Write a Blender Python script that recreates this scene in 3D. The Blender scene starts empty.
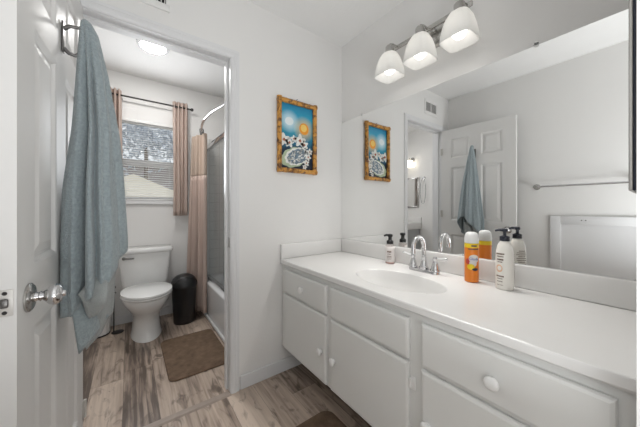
import bpy, bmesh, math, random
from mathutils import Vector, Matrix, noise as mnoise
random.seed(7)
PI = math.pi
S = bpy.context.scene
COL = S.collection

# ------------------------------------------------------------------ camera
cam = bpy.data.cameras.new('camera'); camo = bpy.data.objects.new('camera', cam); COL.objects.link(camo)
camo.location = (0, 0, 1.1288)
camo.rotation_euler = (PI/2, 0, -0.6394)
cam.sensor_width = 36.0; cam.sensor_fit = 'HORIZONTAL'
cam.lens = 36.0*256.4/640.0
cam.shift_y = -5.8/640.0
cam.clip_start = 0.01; cam.clip_end = 100
S.camera = camo

# ------------------------------------------------------------------ world, light, exposure
wd = bpy.data.worlds.new('sky'); S.world = wd; wd.use_nodes = True
nt = wd.node_tree; nt.nodes.clear()
bg = nt.nodes.new('ShaderNodeBackground'); wo = nt.nodes.new('ShaderNodeOutputWorld')
bg.inputs['Color'].default_value = (0.90, 0.95, 1.0, 1); bg.inputs['Strength'].default_value = 0.6
nt.links.new(bg.outputs[0], wo.inputs[0])
def area(name, loc, rot, sx, sy, power, col=(1, 1, 1)):
    l = bpy.data.lights.new(name, 'AREA'); l.shape = 'RECTANGLE'; l.size = sx; l.size_y = sy
    l.energy = power; l.color = col
    o = bpy.data.objects.new(name, l); COL.objects.link(o); o.location = loc; o.rotation_euler = rot
    return o
# daylight of the bedroom behind the photographer, and of the inner room's own window
area('bedroom_daylight', (0.45, -2.45, 1.1), (math.radians(88), 0, 0), 1.6, 1.5, 5.0, (0.97, 0.985, 1.0))
area('bounced_flash', (0.22, -0.62, 0.62), (math.radians(180), 0, 0), 0.7, 0.7, 17.5, (0.95, 0.98, 1.0))
area('window_daylight', (0.16, 3.0, 1.66), (math.radians(-97), 0, 0), 0.4, 0.7, 5.4, (0.94, 0.97, 1.0))
BULB_W = 0.55
S.view_settings.view_transform = 'Standard'
S.view_settings.look = 'None'
S.view_settings.gamma = 1.0
S.view_settings.use_curve_mapping = False
S.view_settings.exposure = 0.70
BULB = 2.0
DISC = 68.0

# ------------------------------------------------------------------ mesh helpers
def NB(): return bmesh.new()
def box(bm, x0, x1, y0, y1, z0, z1, bev=0.0, seg=2):
    t = bmesh.new()
    vs = [t.verts.new(p) for p in ((x0,y0,z0),(x1,y0,z0),(x1,y1,z0),(x0,y1,z0),(x0,y0,z1),(x1,y0,z1),(x1,y1,z1),(x0,y1,z1))]
    for f in ((0,3,2,1),(4,5,6,7),(0,1,5,4),(1,2,6,5),(2,3,7,6),(3,0,4,7)): t.faces.new([vs[i] for i in f])
    if bev > 0:
        bmesh.ops.bevel(t, geom=list(t.edges), offset=bev, segments=seg, profile=0.5, affect='EDGES')
    merge(bm, t); return bm
def merge(bm, t, mi=None):
    m = bpy.data.meshes.new('tmp'); t.to_mesh(m); t.free()
    n = len(bm.faces)
    bm.from_mesh(m); bpy.data.meshes.remove(m)
    if mi is not None:
        bm.faces.ensure_lookup_table()
        for f in bm.faces[n:]: f.material_index = mi
def loft(bm, rings, cap0=True, cap1=True, closed=True):
    R = [[bm.verts.new(p) for p in r] for r in rings]
    n = len(R[0])
    for a, b in zip(R[:-1], R[1:]):
        for i in range(n if closed else n-1):
            j = (i+1) % n
            bm.faces.new((a[i], a[j], b[j], b[i]))
    if closed and cap0: bm.faces.new(list(reversed(R[0])))
    if closed and cap1: bm.faces.new(R[-1])
    return R
def tube(bm, pts, r, seg=12):
    pts = [Vector(p) for p in pts]
    rs = r if isinstance(r, (list, tuple)) else [r]*len(pts)
    rings = []; up = None
    for i, p in enumerate(pts):
        d = (pts[min(i+1, len(pts)-1)]-pts[max(i-1, 0)]).normalized()
        if up is None:
            up = Vector((0,0,1)) if abs(d.z) < 0.9 else Vector((1,0,0))
        u = (up-d*up.dot(d)).normalized(); v = d.cross(u); up = u
        rings.append([p+rs[i]*(math.cos(2*PI*k/seg)*u+math.sin(2*PI*k/seg)*v) for k in range(seg)])
    loft(bm, rings); return bm
def lathe(bm, prof, c=(0,0,0), seg=32, axis='Z'):
    c = Vector(c); rings = []
    for r, h in prof:
        r = max(r, 1e-4)
        ring = []
        for k in range(seg):
            a = 2*PI*k/seg; x, y = r*math.cos(a), r*math.sin(a)
            if axis == 'Z': p = Vector((x, y, h))
            elif axis == 'X': p = Vector((h, x, y))
            else: p = Vector((y, h, x))
            ring.append(c+p)
        rings.append(ring)
    loft(bm, rings); return bm
def ell(cx, cy, a, b, z, n=32, p=2.0):
    out = []
    for k in range(n):
        t = 2*PI*k/n; c, s = math.cos(t), math.sin(t)
        out.append((cx+a*math.copysign(abs(c)**(2/p), c), cy+b*math.copysign(abs(s)**(2/p), s), z))
    return out
def rrect(x0, x1, y0, y1, r, z, k=5):
    pts = []
    for cx, cy, a0 in ((x1-r, y1-r, 0), (x0+r, y1-r, 90), (x0+r, y0+r, 180), (x1-r, y0+r, 270)):
        for i in range(k+1):
            a = math.radians(a0+90*i/k); pts.append((cx+r*math.cos(a), cy+r*math.sin(a), z))
    return pts

def smooth(o, ang=40):
    me = o.data
    for f in me.polygons: f.use_smooth = True
    bm = bmesh.new(); bm.from_mesh(me)
    for e in bm.edges:
        e.smooth = not (len(e.link_faces) == 2 and e.calc_face_angle(0) > math.radians(ang))
    bm.to_mesh(me); bm.free()
def chain(o):
    m = Matrix.Identity(4)
    while o is not None:
        m = Matrix.LocRotScale(o.location, o.rotation_euler, o.scale) @ m; o = o.parent
    return m
def obj(name, bm, mat, parent=None, sm=True, local=False, ang=40):
    """one mesh object; geometry is given in world space (or in the parent's space if local)"""
    bmesh.ops.recalc_face_normals(bm, faces=list(bm.faces))
    me = bpy.data.meshes.new(name)
    o = bpy.data.objects.new(name, me); COL.objects.link(o)
    if parent is not None:
        o.parent = parent
        if not local: bm.transform(chain(parent).inverted())
    else:
        xs = [v.co for v in bm.verts]
        c = Vector(((min(v.x for v in xs)+max(v.x for v in xs))/2, (min(v.y for v in xs)+max(v.y for v in xs))/2, min(v.z for v in xs)))
        bm.transform(Matrix.Translation(-c)); o.location = c
    bm.to_mesh(me); bm.free()
    for m in (mat if isinstance(mat, (list, tuple)) else [mat]): me.materials.append(m)
    if sm: smooth(o, ang)
    return o
def tag(o, label, cat, group=None):
    o['label'] = label; o['category'] = cat
    if group: o['group'] = group
    return o
def thing(name, label, cat, loc=(0,0,0), rotz=0, group=None):
    o = bpy.data.objects.new(name, None); COL.objects.link(o); o.empty_display_size = 0.05
    o.location = loc; o.rotation_euler = (0, 0, rotz)
    return tag(o, label, cat, group)
def struct(name, bm, mat, sm=False):
    o = obj(name, bm, mat, None, sm); o['kind'] = 'structure'; return o
def solid(o, t, off=0.0):
    m = o.modifiers.new('thickness', 'SOLIDIFY'); m.thickness = t; m.offset = off; return o

# ------------------------------------------------------------------ materials
def mat(name, col, rough=0.5, metal=0.0, spec=0.5, bump=0.0, bscale=200.0, var=0.0, vscale=6.0, coat=0.0, sheen=0.0, emis=0.0, trans=0.0):
    m = bpy.data.materials.new(name); m.use_nodes = True
    n = m.node_tree; p = n.nodes['Principled BSDF']
    p.inputs['Base Color'].default_value = (*col, 1); p.inputs['Roughness'].default_value = rough
    p.inputs['Metallic'].default_value = metal; p.inputs['Specular IOR Level'].default_value = spec
    p.inputs['Coat Weight'].default_value = coat; p.inputs['Sheen Weight'].default_value = sheen
    p.inputs['Transmission Weight'].default_value = trans
    if emis:
        p.inputs['Emission Color'].default_value = (*col, 1); p.inputs['Emission Strength'].default_value = emis
    tc = n.nodes.new('ShaderNodeTexCoord')
    if var > 0:
        ns = n.nodes.new('ShaderNodeTexNoise'); ns.inputs['Scale'].default_value = vscale; ns.inputs['Detail'].default_value = 4
        n.links.new(tc.outputs['Object'], ns.inputs['Vector'])
        mx = n.nodes.new('ShaderNodeMix'); mx.data_type = 'RGBA'
        mx.inputs['A'].default_value = (*[c*(1-var) for c in col], 1); mx.inputs['B'].default_value = (*[min(1, c*(1+var)) for c in col], 1)
        n.links.new(ns.outputs['Fac'], mx.inputs['Factor']); n.links.new(mx.outputs['Result'], p.inputs['Base Color'])
    if bump > 0:
        nb = n.nodes.new('ShaderNodeTexNoise'); nb.inputs['Scale'].default_value = bscale; nb.inputs['Detail'].default_value = 3
        n.links.new(tc.outputs['Object'], nb.inputs['Vector'])
        b = n.nodes.new('ShaderNodeBump'); b.inputs['Strength'].default_value = bump; b.inputs['Distance'].default_value = 0.004
        n.links.new(nb.outputs['Fac'], b.inputs['Height']); n.links.new(b.outputs['Normal'], p.inputs['Normal'])
    return m
M = {}
M['wall'] = mat('wall_paint', (0.80, 0.790, 0.775), 0.65, bump=0.12, bscale=90, var=0.012)
M['ceil'] = mat('ceiling_paint', (0.84, 0.835, 0.825), 0.8, bump=0.35, bscale=70, var=0.015)
M['trim'] = mat('trim_paint', (0.74, 0.74, 0.745), 0.4)
M['door'] = mat('door_paint', (0.74, 0.73, 0.715), 0.5, bump=0.03, bscale=60)
M['cab'] = mat('cabinet_paint', (0.78, 0.78, 0.76), 0.4, bump=0.04, bscale=50, var=0.015)
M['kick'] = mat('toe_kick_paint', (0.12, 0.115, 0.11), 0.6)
M['knobw'] = mat('white_knob', (0.86, 0.855, 0.84), 0.3)
M['counter'] = mat('cultured_marble', (0.80, 0.79, 0.775), 0.27, var=0.015, vscale=9)
M['chrome'] = mat('chrome', (0.66, 0.66, 0.67), 0.07, metal=1)
M['nickel'] = mat('brushed_nickel', (0.50, 0.49, 0.47), 0.25, metal=1)
M['plate'] = mat('satin_plate', (0.62, 0.60, 0.57), 0.35, metal=0.2)
M['hook'] = mat('dull_pewter', (0.16, 0.155, 0.15), 0.35, metal=0.8)
M['dark_metal'] = mat('dark_bronze', (0.03, 0.027, 0.026), 0.4, metal=0.3)
M['porcelain'] = mat('porcelain', (0.80, 0.80, 0.79), 0.10, coat=0.3)
M['tub'] = mat('tub_enamel', (0.74, 0.745, 0.75), 0.15)
M['black'] = mat('black_plastic', (0.012, 0.012, 0.013), 0.32)
M['navy'] = mat('navy_plastic', (0.012, 0.016, 0.03), 0.3)
M['blackhole'] = mat('dark_void', (0.01, 0.01, 0.01), 0.8)
M['white_plastic'] = mat('white_plastic', (0.78, 0.78, 0.77), 0.35)
M['rug'] = mat('brown_pile', (0.165, 0.108, 0.070), 0.95, bump=1.0, bscale=160, var=0.6, vscale=26)
M['towel'] = mat('blue_terry', (0.285, 0.335, 0.352), 0.95, bump=1.0, bscale=200, var=0.3, vscale=110, sheen=0.3)
M['towel_in'] = mat('pale_terry', (0.33, 0.35, 0.345), 0.95, bump=1.0, bscale=260, var=0.18, vscale=40, sheen=0.3)
M['orange'] = mat('orange_label', (0.80, 0.22, 0.015), 0.3)
M['yellow'] = mat('yellow_band', (0.85, 0.62, 0.02), 0.3)
M['bluetxt'] = mat('blue_print', (0.05, 0.12, 0.40), 0.4)
M['browntxt'] = mat('brown_print', (0.17, 0.10, 0.07), 0.5)
M['cream'] = mat('cream_bottle', (0.87, 0.84, 0.785), 0.28)
M['peach'] = mat('peach_print', (0.80, 0.52, 0.34), 0.4)
M['red'] = mat('red_print', (0.55, 0.05, 0.04), 0.4)
M['navyink'] = mat('navy_print', (0.02, 0.03, 0.06), 0.4)
M['slat'] = mat('blind_slat', (0.80, 0.80, 0.79), 0.45)
M['tile'] = None

def curtain_mat(name, col, tr=0.35):
    m = bpy.data.materials.new(name); m.use_nodes = True; n = m.node_tree; n.nodes.clear()
    d = n.nodes.new('ShaderNodeBsdfDiffuse'); t = n.nodes.new('ShaderNodeBsdfTranslucent'); mx = n.nodes.new('ShaderNodeMixShader'); o = n.nodes.new('ShaderNodeOutputMaterial')
    tc = n.nodes.new('ShaderNodeTexCoord'); w = n.nodes.new('ShaderNodeTexNoise'); w.inputs['Scale'].default_value = 300
    b = n.nodes.new('ShaderNodeBump'); b.inputs['Strength'].default_value = 0.2; b.inputs['Distance'].default_value = 0.002
    n.links.new(tc.outputs['Object'], w.inputs['Vector']); n.links.new(w.outputs['Fac'], b.inputs['Height']); n.links.new(b.outputs['Normal'], d.inputs['Normal'])
    d.inputs['Color'].default_value = (*col, 1); t.inputs['Color'].default_value = (*col, 1); mx.inputs[0].default_value = tr
    n.links.new(d.outputs[0], mx.inputs[1]); n.links.new(t.outputs[0], mx.inputs[2]); n.links.new(mx.outputs[0], o.inputs[0]); return m
M['curtain'] = curtain_mat('blush_curtain', (0.72, 0.60, 0.54), 0.35)
M['shower'] = curtain_mat('blush_shower_fabric', (0.72, 0.585, 0.52), 0.3)
M['shower_top'] = curtain_mat('tan_shower_mesh', (0.68, 0.565, 0.48), 0.35)
M['shade'] = curtain_mat('frosted_shade', (0.88, 0.875, 0.86), 0.52)
def glassy(name, col, fac, rough=0.05):
    m = bpy.data.materials.new(name); m.use_nodes = True; n = m.node_tree; n.nodes.clear()
    t = n.nodes.new('ShaderNodeBsdfTransparent'); g = n.nodes.new('ShaderNodeBsdfGlossy'); mx = n.nodes.new('ShaderNodeMixShader'); o = n.nodes.new('ShaderNodeOutputMaterial')
    t.inputs['Color'].default_value = (*col, 1); g.inputs['Roughness'].default_value = rough; mx.inputs[0].default_value = fac
    n.links.new(t.outputs[0], mx.inputs[1]); n.links.new(g.outputs[0], mx.inputs[2]); n.links.new(mx.outputs[0], o.inputs[0]); return m
M['glass'] = glassy('window_glass', (0.97, 0.98, 0.98), 0.05, 0.0)
M['shower_glass'] = glassy('shower_glass', (0.93, 0.945, 0.95), 0.12, 0.12)
M['clip'] = glassy('clear_clip', (0.9, 0.9, 0.9), 0.25, 0.1)
M['mirror'] = mat('mirror_silver', (0.90, 0.905, 0.90), 0.0, metal=1)
M['bulb'] = mat('bulb_glow', (1.0, 0.975, 0.94), 0.4, emis=BULB)
M['disc'] = mat('ceiling_disc_glow', (1.0, 0.985, 0.96), 0.4, emis=DISC)
M['liquid'] = glassy('clear_bottle', (0.93, 0.90, 0.89), 0.12, 0.05)
M['pink'] = mat('pink_soap', (0.75, 0.50, 0.46), 0.2)
M['label'] = mat('pale_label', (0.72, 0.68, 0.66), 0.4)

def floor_mat():
    m = bpy.data.materials.new('laminate_planks'); m.use_nodes = True; n = m.node_tree; p = n.nodes['Principled BSDF']; L = n.links.new
    def N(t, **k):
        x = n.nodes.new(t)
        for a, b in k.items(): setattr(x, a, b)
        return x
    def math_(op, a, b=None):
        x = N('ShaderNodeMath', operation=op)
        for i, v in enumerate((a, b)):
            if v is None: continue
            if isinstance(v, (int, float)): x.inputs[i].default_value = v
            else: L(v, x.inputs[i])
        return x.outputs[0]
    tc = N('ShaderNodeTexCoord'); g = N('ShaderNodeNewGeometry'); sp = N('ShaderNodeSeparateXYZ'); L(g.outputs['Position'], sp.inputs[0])
    X, Y = sp.outputs[0], sp.outputs[1]
    xs = math_('DIVIDE', math_('ADD', X, 0.03), 0.165); row = math_('FLOOR', xs)
    w1 = N('ShaderNodeTexWhiteNoise', noise_dimensions='1D'); L(row, w1.inputs['W'])
    ys = math_('ADD', math_('DIVIDE', Y, 1.15), math_('MULTIPLY', w1.outputs['Value'], 7.0)); seg = math_('FLOOR', ys)
    cid = N('ShaderNodeCombineXYZ'); L(row, cid.inputs[0]); L(seg, cid.inputs[1])
    w2 = N('ShaderNodeTexWhiteNoise', noise_dimensions='2D'); L(cid.outputs[0], w2.inputs['Vector'])
    tone = w2.outputs['Value']
    def stretched(sx, sy, scale, detail, dist):
        c = N('ShaderNodeCombineXYZ'); L(math_('MULTIPLY', X, sx), c.inputs[0]); L(math_('MULTIPLY', Y, sy), c.inputs[1]); L(math_('MULTIPLY', tone, 31.0), c.inputs[2])
        t = N('ShaderNodeTexNoise'); t.inputs['Scale'].default_value = scale; t.inputs['Detail'].default_value = detail; t.inputs['Distortion'].default_value = dist
        L(c.outputs[0], t.inputs['Vector']); return t.outputs['Fac']
    fine = stretched(55, 3.0, 1.0, 6, 0.4)
    broad = stretched(9, 1.6, 1.0, 4, 0.8)
    knot = stretched(15, 6.5, 1.0, 4, 1.4)
    r1 = N('ShaderNodeValToRGB'); e = r1.color_ramp.elements
    e[0].position = 0.34; e[0].color = (0.125, 0.092, 0.074, 1); e[1].position = 0.70; e[1].color = (0.60, 0.49, 0.405, 1)
    x = r1.color_ramp.elements.new(0.50); x.color = (0.41, 0.32, 0.258, 1)
    v = math_('ADD', math_('ADD', math_('MULTIPLY', fine, 0.60), math_('MULTIPLY', broad, 0.46)), math_('MULTIPLY', math_('SUBTRACT', tone, 0.5), 0.26))
    L(v, r1.inputs[0])
    r2 = N('ShaderNodeValToRGB'); e = r2.color_ramp.elements
    e[0].position = 0.56; e[0].color = (0, 0, 0, 1); e[1].position = 0.72; e[1].color = (1, 1, 1, 1); L(knot, r2.inputs[0])
    mx = N('ShaderNodeMix', data_type='RGBA'); L(math_('MULTIPLY', r2.outputs[0], 0.72), mx.inputs['Factor']); L(r1.outputs[0], mx.inputs['A']); mx.inputs['B'].default_value = (0.085, 0.06, 0.045, 1)
    fx = math_('FRACT', xs); fy = math_('FRACT', ys)
    sx = math_('LESS_THAN', math_('MINIMUM', fx, math_('SUBTRACT', 1.0, fx)), 0.008)
    sy = math_('LESS_THAN', math_('MINIMUM', fy, math_('SUBTRACT', 1.0, fy)), 0.0012)
    mx2 = N('ShaderNodeMix', data_type='RGBA'); L(math_('MULTIPLY', math_('MAXIMUM', sx, sy), 0.45), mx2.inputs['Factor']); L(mx.outputs['Result'], mx2.inputs['A']); mx2.inputs['B'].default_value = (0.06, 0.045, 0.035, 1)
    L(mx2.outputs['Result'], p.inputs['Base Color']); p.inputs['Roughness'].default_value = 0.38
    b = N('ShaderNodeBump'); b.inputs['Strength'].default_value = 0.15; b.inputs['Distance'].default_value = 0.002; L(fine, b.inputs['Height']); L(b.outputs[0], p.inputs['Normal'])
    return m
M['floor'] = floor_mat()
M['threshold'] = mat('threshold_strip', (0.36, 0.295, 0.25), 0.45, var=0.2, vscale=30)
def tile_mat():
    m = bpy.data.materials.new('white_wall_tile'); m.use_nodes = True; n = m.node_tree; p = n.nodes['Principled BSDF']
    g = n.nodes.new('ShaderNodeNewGeometry'); sp = n.nodes.new('ShaderNodeSeparateXYZ'); ad = n.nodes.new('ShaderNodeMath'); cb = n.nodes.new('ShaderNodeCombineXYZ'); br = n.nodes.new('ShaderNodeTexBrick')
    n.links.new(g.outputs['Position'], sp.inputs[0]); n.links.new(sp.outputs[0], ad.inputs[0]); n.links.new(sp.outputs[1], ad.inputs[1])
    n.links.new(ad.outputs[0], cb.inputs[0]); n.links.new(sp.outputs[2], cb.inputs[1]); n.links.new(cb.outputs[0], br.inputs['Vector'])
    br.offset = 0; br.inputs['Scale'].default_value = 1; br.inputs['Brick Width'].default_value = 0.108; br.inputs['Row Height'].default_value = 0.108; br.inputs['Mortar Size'].default_value = 0.002
    br.inputs['Color1'].default_value = (0.72, 0.71, 0.69, 1); br.inputs['Color2'].default_value = (0.74, 0.73, 0.71, 1); br.inputs['Mortar'].default_value = (0.50, 0.49, 0.47, 1)
    n.links.new(br.outputs['Color'], p.inputs['Base Color']); p.inputs['Roughness'].default_value = 0.2; return m
M['tile'] = tile_mat()
def bamboo_mat():
    m = bpy.data.materials.new('burnt_bamboo'); m.use_nodes = True; n = m.node_tree; p = n.nodes['Principled BSDF']
    tc = n.nodes.new('ShaderNodeTexCoord'); t = n.nodes.new('ShaderNodeTexNoise'); t.inputs['Scale'].default_value = 26; t.inputs['Detail'].default_value = 3; t.inputs['Distortion'].default_value = 1.2
    r = n.nodes.new('ShaderNodeValToRGB'); e = r.color_ramp.elements
    e[0].position = 0.36; e[0].color = (0.10, 0.035, 0.012, 1); e[1].position = 0.56; e[1].color = (0.62, 0.30, 0.06, 1)
    n.links.new(tc.outputs['Object'], t.inputs['Vector']); n.links.new(t.outputs['Fac'], r.inputs[0]); n.links.new(r.outputs[0], p.inputs['Base Color']); p.inputs['Roughness'].default_value = 0.3; return m
M['bamboo'] = bamboo_mat()

# ------------------------------------------------------------------ the setting
D, W, LX = 1.576, 1.395, -0.351        # doorway wall, mirror wall, left wall
D1, D2 = 1.691, 3.15                   # inner room: near and far faces
H = 2.44
IX = -1.15                             # inner room's left wall
OL, OR, OT = -0.205, 0.492, 2.035      # door opening
b = NB(); box(b, IX-0.1, W+0.1, -2.6, D2+0.1, -0.08, 0.0); struct('floor', b, M['floor'])
b = NB(); box(b, IX-0.1, W+0.1, -2.6, D2+0.1, H, H+0.08); struct('ceiling', b, M['ceil'])
b = NB(); box(b, LX-0.1, LX, -2.6, D, 0, H); struct('wall_left', b, M['wall'])
b = NB(); box(b, W, W+0.1, -2.6, D2+0.1, 0, H); struct('wall_right', b, M['wall'])
b = NB()
box(b, IX-0.1, OL-0.012, D, D1, 0, H); box(b, OR+0.012, W, D, D1, 0, H); box(b, OL-0.012, OR+0.012, D, D1, OT+0.012, H)
struct('wall_back', b, M['wall'])
b = NB(); box(b, 0.75, W, -0.10, 0.031, 0, H); struct('wall_side', b, M['wall'])
b = NB(); box(b, LX, W, -2.6, -2.5, 0, H); struct('wall_front', b, M['wall'])
b = NB(); box(b, IX-0.1, IX, D1, D2+0.1, 0, H); struct('wall_bathroom_left', b, M['wall'])
# far wall with the window hole
WX0, WX1, WZ0, WZ1 = -0.115, 0.43, 1.20, 2.015
b = NB()
box(b, IX, WX0, D2, D2+0.1, 0, H); box(b, WX1, W, D2, D2+0.1, 0, H); box(b, WX0, WX1, D2, D2+0.1, 0, WZ0); box(b, WX0, WX1, D2, D2+0.1, WZ1, H)
struct('wall_far', b, M['wall'])
b = NB(); box(b, 0.70, W, D2-0.008, D2-0.0005, 0.36, 1.92); box(b, W-0.008, W-0.0005, D1+0.01, D2-0.009, 0.36, 1.92)
struct('trim_shower_tile', b, M['tile'])
# door jamb, stop and casing
b = NB()
box(b, OL-0.012, OL, D-0.004, D1+0.004, 0, OT+0.012); box(b, OR, OR+0.012, D-0.004, D1+0.004, 0, OT+0.012); box(b, OL, OR, D-0.004, D1+0.004, OT, OT+0.012)
box(b, OL, OL+0.011, D+0.045, D+0.08, 0, OT, 0.002); box(b, OR-0.011, OR, D+0.045, D+0.08, 0, OT, 0.002); box(b, OL+0.011, OR-0.011, D+0.045, D+0.08, OT-0.011, OT, 0.002)
struct('trim_door_jamb', b, M['trim'])
def casing(y0, sgn):
    b = NB()
    def prof(s): return [(0.0, 0.0), (0.0, 0.009), (0.012, 0.014), (0.030, 0.014), (0.034, 0.010), (0.048, 0.012), (0.052, 0.0)]
    path = [(OL-0.004, 0.0, (-1, 0)), (OL-0.004, OT+0.004, (-1, 1)), (OR+0.004, OT+0.004, (1, 1)), (OR+0.004, 0.0, (1, 0))]
    rings = []
    for x, z, (dx, dz) in path:
        rings.append([(x+dx*o, y0+sgn*h, z+dz*o) for o, h in prof(0)])
    loft(b, rings); return b
struct('trim_door_casing', casing(D-0.0003, -1), M['trim'])
struct('trim_bathroom_casing', casing(D1+0.0003, 1), M['trim'])
b = NB()
rings = [[(OL+0.002, 1.553, 0.0005), (OL+0.002, 1.560, 0.008), (OL+0.002, 1.594, 0.008), (OL+0.002, 1.601, 0.0005)], [(OR-0.002, 1.553, 0.0005), (OR-0.002, 1.560, 0.008), (OR-0.002, 1.594, 0.008), (OR-0.002, 1.601, 0.0005)]]
loft(b, rings); struct('trim_threshold', b, M['threshold'])
# baseboards
def base(name, x0, x1, y0, y1):
    b = NB(); box(b, x0, x1, y0, y1, 0.0005, 0.085, 0.004); struct(name, b, M['trim'])
base('baseboard_back', OR+0.058, 1.158, D-0.0125, D-0.0005)
base('baseboard_left', LX+0.0005, LX+0.0125, -2.49, D-0.001)
base('baseboard_far', IX+0.013, 0.625, D2-0.0125, D2-0.0005)
base('baseboard_bathroom_left', IX+0.0005, IX+0.0125, D1, D2-0.001)
# window
w = NB()
fr = 0.04
box(w, WX0, WX0+fr, D2+0.03, D2+0.075, WZ0, WZ1); box(w, WX1-fr, WX1, D2+0.03, D2+0.075, WZ0, WZ1)
box(w, WX0+fr, WX1-fr, D2+0.03, D2+0.075, WZ1-fr, WZ1); box(w, WX0+fr, WX1-fr, D2+0.03, D2+0.075, WZ0, WZ0+fr)
box(w, WX0+fr, WX1-fr, D2+0.029, D2+0.075, 1.555, 1.615)
wo_ = struct('window_1', w, M['trim'])
def kid(name, bm, m, par, label=None, **k):
    o = obj(name, bm, m, par, **k)
    if label: o['label'] = label
    return o
b = NB(); box(b, WX0+fr, WX1-fr, D2+0.05, D2+0.054, WZ0+fr, 1.565); kid('window_pane', b, M['glass'], wo_)
b = NB(); box(b, WX0+fr, WX1-fr, D2+0.05, D2+0.054, 1.61, WZ1-fr); kid('window_pane', b, M['glass'], wo_)
b = NB(); box(b, WX0-0.03, WX1+0.02, D2-0.02, D2-0.0005, 1.165, WZ0-0.001, 0.003); struct('trim_window_stool', b, M['trim'])

# ------------------------------------------------------------------ outside the window
M['ground'] = mat('dry_ground', (0.40, 0.36, 0.30), 0.9, var=0.2)
M['sunlit_stucco'] = mat('painted_sunlit_stucco', (0.92, 0.84, 0.70), 0.9)  # sunlight on the gable is put into this bright cream, no sun lamp
M['taupe'] = mat('taupe_siding', (0.44, 0.39, 0.37), 0.8)
M['leaf'] = mat('grey_green_leaves', (0.62, 0.66, 0.72), 0.7)
M['bark'] = mat('bark', (0.25, 0.2, 0.16), 0.9)
b = NB(); box(b, -14, 12, 3.6, 22, -0.6, -0.5); struct('ground', b, M['ground'])
t = thing('garden_shed', 'gabled shed painted in a sunlit cream, seen through the lower half of the blinds', 'shed', (-2.2, 9.2, -0.5))
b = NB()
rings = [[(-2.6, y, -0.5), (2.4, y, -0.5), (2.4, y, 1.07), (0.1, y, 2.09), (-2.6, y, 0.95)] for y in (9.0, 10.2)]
loft(b, rings); kid('shed_wall', b, M['sunlit_stucco'], t, sm=False)
t = thing('neighbour_house', 'taupe house wall behind the sunlit cream shed outside the window', 'house', (-2, 13, -0.5))
b = NB(); box(b, -12, 7, 13, 15, -0.5, 2.95); kid('house_wall', b, M['taupe'], t, sm=False)
t = thing('garden_tree', 'grey green leafy tree seen through the upper half of the blinds', 'tree', (0.5, 11.8, -0.5))
b = NB(); tube(b, [(0.5, 11.8, -0.5), (0.55, 11.8, 1.2), (0.5, 11.7, 3.4)], [0.14, 0.11, 0.05]); kid('trunk', b, M['bark'], t)
b = NB()
for i in range(1900):
    a = random.random()*2*PI; rr = 1.9*random.random()**0.5; z = 3.85+random.gauss(0, 0.55)
    p = Vector((0.45+rr*math.cos(a), 11.7+rr*math.sin(a)*0.42, z)); q = Matrix.Rotation(random.random()*6, 3, Vector((random.gauss(0,1), random.gauss(0,1), random.gauss(0,1))).normalized())
    vs = [b.verts.new(p+q @ Vector(v)) for v in ((-0.12, 0, 0), (0, -0.05, 0.02), (0.12, 0, 0), (0, 0.05, 0.02))]; b.faces.new(vs)
kid('crown', b, M['leaf'], t, sm=False)

# ------------------------------------------------------------------ blinds, rod, curtains
t = thing('window_blind', 'white slatted blind hanging in the bathroom window', 'blind', (0.158, D2+0.012, WZ0))
b = NB(); box(b, WX0+0.006, WX1-0.006, D2-0.004, D2+0.026, WZ1-0.032, WZ1-0.002, 0.002); kid('head_rail', b, M['slat'], t)
nsl = 34
for i in range(nsl):
    z = WZ1-0.045-i*(WZ1-0.045-WZ0-0.03)/(nsl-1)
    b = NB(); th = math.radians(17); hw = 0.0115
    prof = [(-1, 0), (-0.5, 0.0012), (0, 0.0016), (0.5, 0.0012), (1, 0), (0.5, 0.0005), (0, 0.0009), (-0.5, 0.0005)]
    rings = []
    for x in (WX0+0.008, WX1-0.008):
        rings.append([(x, D2+0.012+hw*s*math.cos(th)-h*math.sin(th), z+hw*s*math.sin(th)+h*math.cos(th)) for s, h in prof])
    loft(b, rings); kid('slat', b, M['slat'], t)
b = NB(); box(b, WX0+0.008, WX1-0.008, D2+0.001, D2+0.023, WZ0+0.004, WZ0+0.018, 0.003); kid('bottom_rail', b, M['slat'], t)
for x in (WX0+0.09, 0.158, WX1-0.09):
    b = NB(); tube(b, [(x, D2-0.001, WZ0+0.015), (x, D2-0.001, WZ1-0.03)], 0.0009, 6); kid('ladder_cord', b, M['slat'], t)

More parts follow.
